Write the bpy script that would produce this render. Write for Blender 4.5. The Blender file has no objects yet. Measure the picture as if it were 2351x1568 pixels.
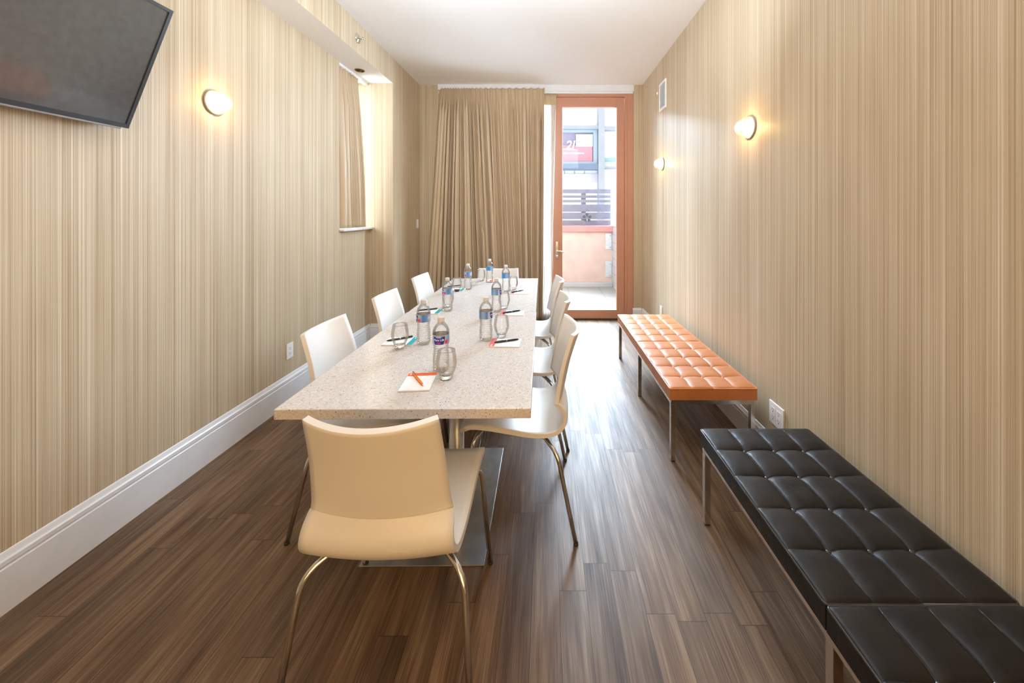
import bpy, bmesh, math, random
from mathutils import Vector, Matrix
random.seed(7)
SC = bpy.context.scene
COL = SC.collection
PI = math.pi
# ------------------------------------------------------------------ camera, world, lights, exposure
F, VX, VY, H = 860.0, 1254.0, 490.0, 1.41
cd = bpy.data.cameras.new('camera'); cam = bpy.data.objects.new('camera', cd); COL.objects.link(cam)
cam.location = (0, 0, H); cam.rotation_euler = (PI / 2, 0, 0)
cd.sensor_width = 36; cd.sensor_fit = 'HORIZONTAL'; cd.lens = 36 * F / 2351
cd.shift_x = -(VX - 1175.5) / 2351; cd.shift_y = (VY - 784) / 2351
cd.clip_start = 0.02; cd.clip_end = 200
SC.camera = cam
vs = SC.view_settings
SC.display_settings.display_device = 'sRGB'
vs.view_transform = 'Standard'; vs.look = 'None'; vs.gamma = 1; vs.use_curve_mapping = False
vs.exposure = 0.44
W = bpy.data.worlds.new('sky'); SC.world = W; W.use_nodes = True
bg = W.node_tree.nodes['Background']; bg.inputs['Color'].default_value = (0.95, 0.97, 1, 1); bg.inputs['Strength'].default_value = 1.5
cy = SC.cycles
cy.use_denoising = True
cy.max_bounces = 14; cy.diffuse_bounces = 7; cy.glossy_bounces = 6; cy.transmission_bounces = 12; cy.transparent_max_bounces = 24
cy.caustics_reflective = False; cy.caustics_refractive = False
cy.sample_clamp_indirect = 6.0

def lamp(name, kind, loc, rot, energy, color, **kw):
    l = bpy.data.lights.new(name, kind); l.energy = energy; l.color = color
    for k, v in kw.items(): setattr(l, k, v)
    o = bpy.data.objects.new(name, l); COL.objects.link(o); o.location = loc; o.rotation_euler = rot
    return o
# bright overcast sky over the roofs, coming in through the glazed door
sun = lamp('sun', 'SUN', (0, 9, 9), (0, 0, 0), 125.0, (0.66, 0.82, 1.0), angle=math.radians(108))
sun.rotation_euler = Vector((-0.50, -1.0, -0.45)).to_track_quat('-Z', 'Y').to_euler()
# added fill lamps out of view, without fixtures, to brighten the room evenly
lamp('ceiling_fill', 'AREA', (-0.25, 1.55, 3.07), (0, 0, 0), 15, (0.86, 0.93, 1.0), shape='RECTANGLE', size=1.6, size_y=2.5)  # unseen fill added under the ceiling, above the near table
lamp('uplight_fill', 'AREA', (-0.2, 1.75, 2.62), (PI - 1.12, 0, 0), 33, (0.76, 0.88, 1.0), shape='RECTANGLE', size=1.8, size_y=0.5)  # added area lamp, no pendant here; lifts the far ceiling and back wall
lamp('rear_uplight_fill', 'AREA', (-0.3, -0.7, 1.75), (PI - 0.45, 0, 0), 12, (0.76, 0.88, 1.0), shape='RECTANGLE', size=2.0, size_y=0.8)  # added behind the camera, aimed up for soft bounce off the ceiling
lamp('rear_warm_fill', 'AREA', (0.1, -1.38, 1.5), (PI / 2 - 0.1, 0, 0), 32, (1, 0.64, 0.28), shape='RECTANGLE', size=2.2, size_y=1.8)  # warm fill added behind the camera, in place of a lobby
# area lamp added outside the narrow side window, standing in for its daylight
lamp('side_window_fill', 'AREA', (-3.4, 3.2, 2.6), (0, -PI / 2, 0), 270, (0.84, 0.92, 1.0), shape='RECTANGLE', size=2.6, size_y=3.0)

# ------------------------------------------------------------------ helpers
def nodes(name):
    m = bpy.data.materials.new(name); m.use_nodes = True; nt = m.node_tree
    p = nt.nodes['Principled BSDF']; return m, nt, p
def N(nt, t, **kw):
    n = nt.nodes.new(t)
    for k, v in kw.items():
        if k.startswith('i_'):
            n.inputs[k[2:].replace('_', ' ')].default_value = v
        else: setattr(n, k, v)
    return n
def math_(nt, op, a, b=None, c=None):
    n = nt.nodes.new('ShaderNodeMath'); n.operation = op
    for i, v in enumerate((a, b, c)):
        if v is None: continue
        if isinstance(v, (int, float)): n.inputs[i].default_value = v
        else: nt.links.new(v, n.inputs[i])
    return n.outputs[0]
def ramp(nt, fac, stops, interp='LINEAR'):
    r = nt.nodes.new('ShaderNodeValToRGB'); r.color_ramp.interpolation = interp
    e = r.color_ramp.elements
    e[0].position = stops[0][0]; e[1].position = stops[-1][0]
    e[0].color = (*stops[0][1][:3], 1); e[1].color = (*stops[-1][1][:3], 1)
    for p, c in stops[1:-1]:
        e.new(p).color = (c[0], c[1], c[2], 1)
    nt.links.new(fac, r.inputs[0]); return r.outputs[0]
def mixc(nt, fac, a, b, mode='MIX'):
    n = nt.nodes.new('ShaderNodeMix'); n.data_type = 'RGBA'; n.blend_type = mode
    for s, v in ((n.inputs[0], fac), (n.inputs[6], a), (n.inputs[7], b)):
        if isinstance(v, (int, float)): s.default_value = v
        elif isinstance(v, tuple): s.default_value = (v[0], v[1], v[2], 1)
        else: nt.links.new(v, s)
    return n.outputs[2]
def comb(nt, x, y, z):
    n = nt.nodes.new('ShaderNodeCombineXYZ')
    for i, v in enumerate((x, y, z)):
        if isinstance(v, (int, float)): n.inputs[i].default_value = v
        else: nt.links.new(v, n.inputs[i])
    return n.outputs[0]
def noise(nt, vec, scale=1.0, detail=2.0, rough=0.5):
    n = nt.nodes.new('ShaderNodeTexNoise'); n.inputs['Scale'].default_value = scale
    n.inputs['Detail'].default_value = detail; n.inputs['Roughness'].default_value = rough
    if vec is not None: nt.links.new(vec, n.inputs['Vector'])
    return n.outputs['Fac']
def bump(nt, p, h, strength, dist):
    b = nt.nodes.new('ShaderNodeBump'); b.inputs['Strength'].default_value = strength; b.inputs['Distance'].default_value = dist
    nt.links.new(h, b.inputs['Height']); nt.links.new(b.outputs[0], p.inputs['Normal'])
def s2l(r, g, b):
    f = lambda c: c / 12.92 if c <= 0.04045 else ((c + 0.055) / 1.055) ** 2.4
    return (f(r / 255), f(g / 255), f(b / 255))
def pm(name, col, rough=0.5, metal=0.0, var=0.06, scale=30, bmp=0.0, spec=0.5, **kw):
    """principled with a slight procedural mottling"""
    m, nt, p = nodes(name)
    tc = nt.nodes.new('ShaderNodeTexCoord')
    f = noise(nt, tc.outputs['Object'], scale, 3)
    lo = tuple(c * (1 - var) for c in col); hi = tuple(min(1, c * (1 + var)) for c in col)
    nt.links.new(ramp(nt, f, [(0.3, lo), (0.7, hi)]), p.inputs['Base Color'])
    p.inputs['Roughness'].default_value = rough; p.inputs['Metallic'].default_value = metal
    p.inputs['Specular IOR Level'].default_value = spec
    for k, v in kw.items(): p.inputs[k.replace('_', ' ')].default_value = v
    if bmp: bump(nt, p, f, 0.3, bmp)
    return m

class MB:
    """collects shapes for one mesh"""
    def __init__(s): s.bm = bmesh.new(); s.mi = 0
    def _f(s, vs, smooth=False):
        try: f = s.bm.faces.new(vs)
        except ValueError: return
        f.material_index = s.mi; f.smooth = smooth
    def box(s, x0, x1, y0, y1, z0, z1, bev=0.0, M=None):
        v = [s.bm.verts.new((x, y, z)) for z in (z0, z1) for y in (y0, y1) for x in (x0, x1)]
        fs = []
        for q in ((0, 2, 3, 1), (4, 5, 7, 6), (0, 1, 5, 4), (2, 6, 7, 3), (0, 4, 6, 2), (1, 3, 7, 5)):
            f = s.bm.faces.new([v[i] for i in q]); f.material_index = s.mi; fs.append(f)
        if bev:
            es = list({e for f in fs for e in f.edges})
            r = bmesh.ops.bevel(s.bm, geom=es, offset=bev, segments=2, affect='EDGES', profile=0.5)
            v = list({w for f in r['faces'] for w in f.verts} | {w for w in v if w.is_valid})
        if M is not None:
            for w in v: w.co = M @ w.co
        return s
    def tube(s, path, r, seg=10, cap=True):
        path = [Vector(p) for p in path]; rings = []; n = len(path)
        rs = r if isinstance(r, (list, tuple)) else [r] * n
        up = None
        for i, p in enumerate(path):
            t = (path[min(i + 1, n - 1)] - path[max(i - 1, 0)]).normalized()
            if up is None:
                up = t.orthogonal().normalized()
            up = (up - t * up.dot(t)).normalized(); b = t.cross(up)
            rings.append([s.bm.verts.new(p + (up * math.cos(2 * PI * k / seg) + b * math.sin(2 * PI * k / seg)) * rs[i]) for k in range(seg)])
        for a, c in zip(rings, rings[1:]):
            for k in range(seg): s._f((a[k], a[(k + 1) % seg], c[(k + 1) % seg], c[k]), True)
        if cap: s._f(rings[0][::-1]); s._f(rings[-1])
        return s
    def lathe(s, prof, seg=32, M=None, smooth=True, closed=False):
        """prof (r, z) about z; r == 0 makes a pole"""
        rings = []
        for r, z in prof:
            if r < 1e-6: rings.append([s.bm.verts.new((0, 0, z))])
            else: rings.append([s.bm.verts.new((r * math.cos(2 * PI * k / seg), r * math.sin(2 * PI * k / seg), z)) for k in range(seg)])
        pairs = list(zip(rings, rings[1:]))
        if closed: pairs.append((rings[-1], rings[0]))
        for a, c in pairs:
            for k in range(seg):
                k2 = (k + 1) % seg
                if len(a) == 1 and len(c) == 1: continue
                if len(a) == 1: s._f((a[0], c[k2], c[k]), smooth)
                elif len(c) == 1: s._f((a[k], a[k2], c[0]), smooth)
                else: s._f((a[k], a[k2], c[k2], c[k]), smooth)
        if M is not None:
            for rg in rings:
                for w in rg: w.co = M @ w.co
        return s
    def grid(s, P, smooth=True, flip=False):
        V = [[s.bm.verts.new(p) for p in row] for row in P]
        for i in range(len(V) - 1):
            for j in range(len(V[0]) - 1):
                q = (V[i][j], V[i][j + 1], V[i + 1][j + 1], V[i + 1][j])
                s._f(q[::-1] if flip else q, smooth)
        return V
    def prism(s, pts, fn):
        """closed outline pts swept between fn(p,0) and fn(p,1)"""
        a = [s.bm.verts.new(fn(p, 0)) for p in pts]; b = [s.bm.verts.new(fn(p, 1)) for p in pts]
        n = len(pts)
        for k in range(n): s._f((a[k], a[(k + 1) % n], b[(k + 1) % n], b[k]))
        s._f(a[::-1]); s._f(b); return s
    def build(s, name, mats, parent=None, fix=True):
        if fix: bmesh.ops.recalc_face_normals(s.bm, faces=s.bm.faces[:])
        me = bpy.data.meshes.new(name); s.bm.to_mesh(me); s.bm.free()
        o = bpy.data.objects.new(name, me); COL.objects.link(o)
        for m in (mats if isinstance(mats, (list, tuple)) else [mats]): me.materials.append(m)
        if parent is not None: o.parent = parent
        return o

def smoothpath(pts, rad, n=6):
    """polyline with rounded corners"""
    pts = [Vector(p) for p in pts]; out = [pts[0]]
    for a, b, c in zip(pts, pts[1:], pts[2:]):
        d1 = (a - b); d2 = (c - b); r = min(rad, d1.length * 0.49, d2.length * 0.49)
        p1 = b + d1.normalized() * r; p2 = b + d2.normalized() * r
        for k in range(n + 1):
            t = k / n; out.append(p1 * (1 - t) ** 2 + b * 2 * t * (1 - t) + p2 * t * t)
    out.append(pts[-1]); return out

def tag(o, label, cat, group=None):
    o['label'] = label; o['category'] = cat
    if group: o['group'] = group
    return o
def thing(name, label, cat, loc=(0, 0, 0), rotz=0.0, group=None):
    o = bpy.data.objects.new(name, None); COL.objects.link(o); o.empty_display_size = 0.05
    o.location = loc; o.rotation_euler = (0, 0, rotz)
    return tag(o, label, cat, group)
def struct(o): o['kind'] = 'structure'; return o
def dup(o, parent=None, **kw):
    c = o.copy(); COL.objects.link(c)
    if parent is not None: c.parent = parent
    for ch in list(o.children): dup(ch, c)
    for k, v in kw.items():
        if k in ('location', 'rotation_euler', 'scale'): setattr(c, k, v)
        else: c[k] = v
    return c
def txt(s, size, shear=0.0, bold=False):
    """text outline as a list of (verts, faces) flat in xy, centred in x"""
    cu = bpy.data.curves.new('lettering', 'FONT'); cu.body = s; cu.size = size; cu.shear = shear; cu.align_x = 'CENTER'
    cu.resolution_u = 3
    if bold: cu.offset = size * 0.02
    ob = bpy.data.objects.new('lettering', cu); COL.objects.link(ob)
    dg = bpy.context.evaluated_depsgraph_get(); dg.update()
    me = bpy.data.meshes.new_from_object(ob.evaluated_get(dg))
    v = [tuple(w.co) for w in me.vertices]; f = [tuple(p.vertices) for p in me.polygons]
    bpy.data.objects.remove(ob); bpy.data.curves.remove(cu); bpy.data.meshes.remove(me)
    return v, f
def addtxt(mb, vf, fn):
    v, f = vf; V = [mb.bm.verts.new(fn(p)) for p in v]
    for q in f: mb._f([V[i] for i in q])

# ------------------------------------------------------------------ materials
def wallpaper():
    m, nt, p = nodes('striped_wallpaper')
    g = nt.nodes.new('ShaderNodeNewGeometry'); sx = nt.nodes.new('ShaderNodeSeparateXYZ'); nt.links.new(g.outputs['Position'], sx.inputs[0])
    s = math_(nt, 'ADD', sx.outputs[0], sx.outputs[1]); z = sx.outputs[2]
    def n2(sc, zs, det, rough=0.6):
        return noise(nt, comb(nt, math_(nt, 'MULTIPLY', s, sc), math_(nt, 'MULTIPLY', z, zs), 0.37), 1.0, det, rough)
    a = n2(400, 0.35, 3.0, 0.75); b = n2(40, 0.12, 2.0); c = n2(620, 0.8, 1.0); d = n2(5, 1.2, 2)
    t = math_(nt, 'ADD', math_(nt, 'MULTIPLY', a, 0.66), math_(nt, 'MULTIPLY', b, 0.19))
    t = math_(nt, 'ADD', t, math_(nt, 'MULTIPLY', c, 0.14))
    t = math_(nt, 'ADD', t, math_(nt, 'MULTIPLY', math_(nt, 'SUBTRACT', d, 0.5), 0.10))
    col = ramp(nt, t, [(0.33, s2l(140, 117, 86)), (0.46, s2l(184, 165, 137)), (0.55, s2l(198, 182, 155)), (0.68, s2l(234, 224, 205))])
    nt.links.new(col, p.inputs['Base Color'])
    nt.links.new(ramp(nt, a, [(0.4, (0.55,) * 3), (0.62, (0.36,) * 3)]), p.inputs['Roughness'])
    p.inputs['Specular IOR Level'].default_value = 0.2
    bump(nt, p, math_(nt, 'ADD', a, math_(nt, 'MULTIPLY', c, 0.3)), 0.35, 0.0012)
    return m
def floorwood():
    m, nt, p = nodes('plank_floor')
    g = nt.nodes.new('ShaderNodeNewGeometry'); sx = nt.nodes.new('ShaderNodeSeparateXYZ'); nt.links.new(g.outputs['Position'], sx.inputs[0])
    PW, PL = 0.1015, 0.92
    u = math_(nt, 'DIVIDE', math_(nt, 'ADD', sx.outputs[0], 10.0), PW); col = math_(nt, 'FLOOR', u); fu = math_(nt, 'FRACT', u)
    wn = N(nt, 'ShaderNodeTexWhiteNoise', noise_dimensions='1D'); nt.links.new(col, wn.inputs['W'])
    v = math_(nt, 'ADD', math_(nt, 'DIVIDE', math_(nt, 'ADD', sx.outputs[1], 10.0), PL), math_(nt, 'MULTIPLY', wn.outputs['Value'], 7.3))
    row = math_(nt, 'FLOOR', v); fv = math_(nt, 'FRACT', v)
    wn2 = N(nt, 'ShaderNodeTexWhiteNoise', noise_dimensions='2D'); nt.links.new(comb(nt, col, row, 0), wn2.inputs['Vector'])
    r = wn2.outputs['Value']
    off = math_(nt, 'MULTIPLY', r, 37.0)
    X = math_(nt, 'ADD', sx.outputs[0], off); Y = math_(nt, 'ADD', sx.outputs[1], off)
    wob = noise(nt, comb(nt, math_(nt, 'MULTIPLY', X, 7), math_(nt, 'MULTIPLY', Y, 2.2), 0), 1.0, 2)
    Xw = math_(nt, 'ADD', X, math_(nt, 'MULTIPLY', wob, 0.022))
    fine = noise(nt, comb(nt, math_(nt, 'MULTIPLY', Xw, 190), math_(nt, 'MULTIPLY', Y, 5), 0), 1.0, 3, 0.6)
    mid = noise(nt, comb(nt, math_(nt, 'MULTIPLY', Xw, 38), math_(nt, 'MULTIPLY', Y, 1.5), 3), 1.0, 3, 0.6)
    big = noise(nt, comb(nt, math_(nt, 'MULTIPLY', Xw, 9), math_(nt, 'MULTIPLY', Y, 1.6), 7), 1.0, 2)
    t = math_(nt, 'ADD', math_(nt, 'MULTIPLY', fine, 0.34), math_(nt, 'MULTIPLY', mid, 0.40))
    t = math_(nt, 'ADD', t, math_(nt, 'MULTIPLY', big, 0.26))
    c = ramp(nt, t, [(0.32, s2l(46, 35, 25)), (0.44, s2l(90, 70, 52)), (0.54, s2l(116, 94, 72)), (0.68, s2l(150, 128, 103))])
    c = mixc(nt, 1.0, c, ramp(nt, r, [(0, (0.80, 0.80, 0.82)), (1, (1.12, 1.08, 1.04))]), 'MULTIPLY')
    su = math_(nt, 'LESS_THAN', math_(nt, 'MINIMUM', fu, math_(nt, 'SUBTRACT', 1.0, fu)), 0.010)
    sv = math_(nt, 'LESS_THAN', math_(nt, 'MINIMUM', fv, math_(nt, 'SUBTRACT', 1.0, fv)), 0.0013)
    seam = math_(nt, 'MAXIMUM', su, sv)
    c = mixc(nt, math_(nt, 'MULTIPLY', seam, 0.75), c, (0.018, 0.013, 0.010))
    nt.links.new(c, p.inputs['Base Color'])
    nt.links.new(ramp(nt, t, [(0.3, (0.56,) * 3), (0.7, (0.38,) * 3)]), p.inputs['Roughness'])
    p.inputs['Specular IOR Level'].default_value = 0.32
    bump(nt, p, math_(nt, 'SUBTRACT', math_(nt, 'ADD', fine, mid), seam), 0.22, 0.0015)
    return m
def quartz():
    m, nt, p = nodes('speckled_quartz')
    tc = nt.nodes.new('ShaderNodeTexCoord'); o = tc.outputs['Object']
    def specks(scale, th):
        v = N(nt, 'ShaderNodeTexVoronoi', i_Scale=scale); nt.links.new(o, v.inputs['Vector'])
        keep = nt.nodes.new('ShaderNodeSeparateColor'); nt.links.new(v.outputs['Color'], keep.inputs[0])
        d = math_(nt, 'LESS_THAN', v.outputs['Distance'], math_(nt, 'MULTIPLY', keep.outputs[0], th))
        return math_(nt, 'MULTIPLY', d, math_(nt, 'GREATER_THAN', keep.outputs[1], 0.62)), keep.outputs[2]
    f = noise(nt, o, 130, 3); base = ramp(nt, f, [(0.3, s2l(194, 187, 180)), (0.7, s2l(220, 214, 208))])
    s1, h1 = specks(170, 0.44); s2, h2 = specks(330, 0.5); s3, h3 = specks(70, 0.3)
    c = mixc(nt, math_(nt, 'MULTIPLY', s3, 0.5), base, s2l(240, 232, 224))
    c = mixc(nt, math_(nt, 'MULTIPLY', s2, 0.30), c, ramp(nt, h2, [(0, s2l(140, 120, 105)), (1, s2l(225, 205, 190))]))
    c = mixc(nt, math_(nt, 'MULTIPLY', s1, 0.8), c, ramp(nt, h1, [(0, s2l(70, 58, 52)), (0.6, s2l(140, 112, 92)), (1, s2l(245, 240, 235))]))
    nt.links.new(c, p.inputs['Base Color']); p.inputs['Roughness'].default_value = 0.16
    p.inputs['Specular IOR Level'].default_value = 0.8
    return m
def fabric(name, a, b, rough=0.55, sheen=0.3, scale=400):
    m, nt, p = nodes(name)
    tc = nt.nodes.new('ShaderNodeTexCoord')
    mp = N(nt, 'ShaderNodeMapping'); mp.inputs['Scale'].default_value = (1, 1, 0.25); nt.links.new(tc.outputs['Object'], mp.inputs[0])
    f = noise(nt, mp.outputs[0], scale, 2); g = noise(nt, mp.outputs[0], 6, 2)
    c = mixc(nt, math_(nt, 'ADD', math_(nt, 'MULTIPLY', f, 0.6), math_(nt, 'MULTIPLY', g, 0.4)), a, b)
    nt.links.new(c, p.inputs['Base Color']); p.inputs['Roughness'].default_value = rough
    p.inputs['Sheen Weight'].default_value = sheen; p.inputs['Sheen Roughness'].default_value = 0.4
    bump(nt, p, f, 0.15, 0.0006)
    return m
def sheer_mat():
    m, nt, p = nodes('sheer_fabric')
    tr = N(nt, 'ShaderNodeBsdfTransparent'); tl = N(nt, 'ShaderNodeBsdfTranslucent'); tl.inputs[0].default_value = (0.9, 0.9, 0.88, 1)
    p.inputs['Base Color'].default_value = (0.85, 0.84, 0.80, 1); p.inputs['Roughness'].default_value = 0.8
    tc = nt.nodes.new('ShaderNodeTexCoord'); f = noise(nt, tc.outputs['Object'], 300, 2)
    m1 = N(nt, 'ShaderNodeMixShader'); m1.inputs[0].default_value = 0.5; nt.links.new(p.outputs[0], m1.inputs[1]); nt.links.new(tl.outputs[0], m1.inputs[2])
    m2 = N(nt, 'ShaderNodeMixShader'); nt.links.new(ramp(nt, f, [(0.3, (0.15,) * 3), (0.7, (0.4,) * 3)]), m2.inputs[0])
    nt.links.new(m1.outputs[0], m2.inputs[1]); nt.links.new(tr.outputs[0], m2.inputs[2])
    nt.links.new(m2.outputs[0], nt.nodes['Material Output'].inputs[0]); return m
def pane_mat(name='window_glass', tint=(0.97, 0.985, 0.99), gloss=1.0):
    m, nt, p = nodes(name); nt.nodes.remove(p)
    tr = N(nt, 'ShaderNodeBsdfTransparent'); tr.inputs[0].default_value = (*tint, 1)
    gl = N(nt, 'ShaderNodeBsdfGlossy'); gl.inputs['Roughness'].default_value = 0.02
    fr = N(nt, 'ShaderNodeFresnel'); fr.inputs[0].default_value = 1.5
    mx = N(nt, 'ShaderNodeMixShader'); nt.links.new(math_(nt, 'MULTIPLY', fr.outputs[0], gloss), mx.inputs[0])
    nt.links.new(tr.outputs[0], mx.inputs[1]); nt.links.new(gl.outputs[0], mx.inputs[2])
    nt.links.new(mx.outputs[0], nt.nodes['Material Output'].inputs[0]); return m
def clear_mat(name, edge, face=0.985, gloss=1.0):
    """thin clear wall: straight through face on, dimmer and shinier at the rim"""
    m, nt, p = nodes(name); nt.nodes.remove(p)
    lw = N(nt, 'ShaderNodeLayerWeight'); lw.inputs[0].default_value = 0.5
    tr = N(nt, 'ShaderNodeBsdfTransparent'); nt.links.new(ramp(nt, lw.outputs['Facing'], [(0.72, (face,) * 3), (1.0, (edge,) * 3)]), tr.inputs[0])
    gl = N(nt, 'ShaderNodeBsdfGlossy'); gl.inputs['Roughness'].default_value = 0.04
    fr = N(nt, 'ShaderNodeFresnel'); fr.inputs[0].default_value = 1.5
    mx = N(nt, 'ShaderNodeMixShader'); nt.links.new(math_(nt, 'MINIMUM', math_(nt, 'MULTIPLY', fr.outputs[0], gloss), 0.8), mx.inputs[0])
    nt.links.new(tr.outputs[0], mx.inputs[1]); nt.links.new(gl.outputs[0], mx.inputs[2])
    nt.links.new(mx.outputs[0], nt.nodes['Material Output'].inputs[0]); return m
def glow_glass():
    m, nt, p = nodes('frosted_sconce_glass'); nt.nodes.remove(p)
    tr = N(nt, 'ShaderNodeBsdfTransparent'); tr.inputs[0].default_value = (1, 0.97, 0.92, 1)
    tl = N(nt, 'ShaderNodeBsdfTranslucent'); tl.inputs[0].default_value = (0.95, 0.92, 0.86, 1)
    gl = N(nt, 'ShaderNodeBsdfGlossy'); gl.inputs['Roughness'].default_value = 0.1
    m1 = N(nt, 'ShaderNodeMixShader'); m1.inputs[0].default_value = 0.09; nt.links.new(tr.outputs[0], m1.inputs[1]); nt.links.new(tl.outputs[0], m1.inputs[2])
    m2 = N(nt, 'ShaderNodeMixShader'); m2.inputs[0].default_value = 0.12; nt.links.new(m1.outputs[0], m2.inputs[1]); nt.links.new(gl.outputs[0], m2.inputs[2])
    nt.links.new(m2.outputs[0], nt.nodes['Material Output'].inputs[0]); return m
def leather(name, a, b, rough, bmp=0.0006, spec=0.5):
    m, nt, p = nodes(name)
    tc = nt.nodes.new('ShaderNodeTexCoord'); o = tc.outputs['Object']
    f = noise(nt, o, 7, 4); w = noise(nt, o, 26, 4, 0.65); g = noise(nt, o, 350, 2)
    nt.links.new(ramp(nt, f, [(0.3, a), (0.7, b)]), p.inputs['Base Color'])
    nt.links.new(ramp(nt, w, [(0.3, (rough - 0.07,) * 3), (0.7, (rough + 0.08,) * 3)]), p.inputs['Roughness'])
    p.inputs['Specular IOR Level'].default_value = spec
    bump(nt, p, math_(nt, 'ADD', math_(nt, 'MULTIPLY', w, 1.0), math_(nt, 'MULTIPLY', g, 0.12)), 0.35, bmp * 8)
    return m
def emit(name, col, s):
    m, nt, p = nodes(name); p.inputs['Base Color'].default_value = (0.9, 0.88, 0.84, 1)
    p.inputs['Emission Color'].default_value = (*col, 1); p.inputs['Emission Strength'].default_value = s
    return m
def gridlines(name, base, line, axis_u, pu, axis_v, pv, wu, wv, rough=0.7, offu=0.0, stagger=False):
    """painted blocks or tiles: joints every pu along axis_u and pv along axis_v"""
    m, nt, p = nodes(name)
    g = nt.nodes.new('ShaderNodeNewGeometry'); sx = nt.nodes.new('ShaderNodeSeparateXYZ'); nt.links.new(g.outputs['Position'], sx.inputs[0])
    v = math_(nt, 'DIVIDE', math_(nt, 'ADD', sx.outputs[axis_v], 20.0), pv)
    u = math_(nt, 'DIVIDE', math_(nt, 'ADD', sx.outputs[axis_u], 20.0 + offu), pu)
    if stagger: u = math_(nt, 'ADD', u, math_(nt, 'MULTIPLY', math_(nt, 'MODULO', math_(nt, 'FLOOR', v), 2.0), 0.5))
    fu = math_(nt, 'FRACT', u); fv = math_(nt, 'FRACT', v)
    j = math_(nt, 'MAXIMUM', math_(nt, 'LESS_THAN', fu, wu), math_(nt, 'LESS_THAN', fv, wv))
    f = noise(nt, g.outputs['Position'], 14, 4)
    c = mixc(nt, f, tuple(x * 0.9 for x in base), tuple(min(1, x * 1.07) for x in base))
    nt.links.new(mixc(nt, j, c, line), p.inputs['Base Color']); p.inputs['Roughness'].default_value = rough
    return m

WALLP = wallpaper(); FLOORM = floorwood(); QUARTZ = quartz()
CEIL = pm('ceiling_paint', (0.86, 0.86, 0.86), 0.8, var=0.015, scale=160, bmp=0.002)
TRIM = pm('white_gloss_paint', (0.74, 0.76, 0.79), 0.35, var=0.03, scale=9)
CURT = fabric('satin_curtain', s2l(176, 154, 124), s2l(206, 186, 156), 0.42, 0.25)
SHEER = sheer_mat(); PANE = pane_mat(gloss=0.2)
RUST = pm('rust_painted_timber', s2l(190, 136, 110), 0.42, var=0.04, scale=60)
CHROME = pm('brushed_chrome', (0.72, 0.71, 0.69), 0.16, 1.0, var=0.05)
STEEL = pm('brushed_steel', (0.62, 0.62, 0.62), 0.28, 1.0, var=0.14, scale=12)
PLASTIC = pm('white_moulded_plastic', (0.76, 0.735, 0.69), 0.38, var=0.015, scale=900, bmp=0.0002)
WHITEP = pm('white_cover_plastic', (0.84, 0.84, 0.83), 0.35, var=0.02)
DARK = pm('dark_slot', (0.03, 0.03, 0.03), 0.6)
BLACKL = leather('black_leather', (0.006, 0.006, 0.006), (0.016, 0.013, 0.011), 0.42, spec=0.25)
TANL = leather('tan_leather', s2l(174, 109, 64), s2l(190, 124, 78), 0.46, 0.0003, spec=0.35)
BOTTLE = clear_mat('bottle_plastic', 0.97, 0.985, 0.75)
TUMBLER = clear_mat('tumbler_glass', 0.90, 0.985, 0.8)
GLASSB = pm('solid_glass', (1, 1, 1), 0.02, var=0.0, Transmission_Weight=1.0, IOR=1.45)
CAPM = pm('cap_plastic', (0.64, 0.62, 0.60), 0.45, var=0.05)
PAPER = pm('paper', (0.84, 0.84, 0.84), 0.8, var=0.02)
CARD = pm('card_back', s2l(150, 130, 110), 0.8)
TEAL = pm('teal_print', s2l(20, 165, 175), 0.5); CORAL = pm('coral_print', s2l(214, 92, 92), 0.5)
ORANGE = pm('orange_print', s2l(232, 100, 40), 0.4); PENO = pm('orange_plastic', s2l(240, 120, 15), 0.3)
PENK = pm('navy_black_plastic', s2l(24, 24, 40), 0.25)
SCREEN = pm('screen_glass', (0.058, 0.064, 0.070), 0.16, var=0.1, spec=1.0, Coat_Weight=1.0, Coat_Roughness=0.05)
BEZEL = pm('bezel_plastic', (0.030, 0.034, 0.040), 0.28, var=0.05)
BRASS = pm('aged_brass', s2l(150, 115, 60), 0.35, 1.0)

# ------------------------------------------------------------------ the room
XL, XR, XJ, YJ, YB, ZC, ZS, Y0 = -1.92, 1.268, -1.665, 4.068, 4.93, 3.10, 2.825, -1.5
YW, ZSILL = 3.476, 1.262          # near edge and sill of the side window
YD = 4.965                        # door plane
b = MB(); b.box(-2.3, 1.6, Y0, 5.02, -0.12, 0); struct(b.build('floor', FLOORM))
b = MB(); b.box(XJ, 1.6, Y0, 5.06, ZC, ZC + 0.15); struct(b.build('ceiling', CEIL))
b = MB(); b.box(XL - 0.38, XL, Y0, YW, 0, ZS); b.box(XL - 0.38, XL, YW, YJ, 0, ZSILL - 0.02); struct(b.build('wall_left', WALLP))
b = MB(); b.box(XL - 0.38, XJ, YJ, 5.05, 0, ZC + 0.1); struct(b.build('wall_left_return', WALLP))
b = MB(); b.box(XR, XR + 0.25, Y0, 5.05, 0, ZC); struct(b.build('wall_right', WALLP))
b = MB(); b.box(XJ, -1.42, YB, 5.05, 0, ZC); struct(b.build('wall_back_left', WALLP))
b = MB(); b.box(1.152, XR, YB, 5.05, 0, ZC); struct(b.build('wall_back_right', WALLP))
b = MB(); b.box(-2.3, 1.5, Y0 - 0.15, Y0, 0, ZC); struct(b.build('wall_front', WALLP))
o = None
b = MB(); b.box(XL - 0.38, XJ, Y0, YJ, ZS, ZC + 0.1)
for f in b.bm.faces: f.material_index = 1 if f.normal.z < -0.5 else 0
b.bm.normal_update()
for f in b.bm.faces: f.material_index = 1 if f.normal.z < -0.5 else 0
struct(b.build('ceiling_soffit', [WALLP, CEIL]))

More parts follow.
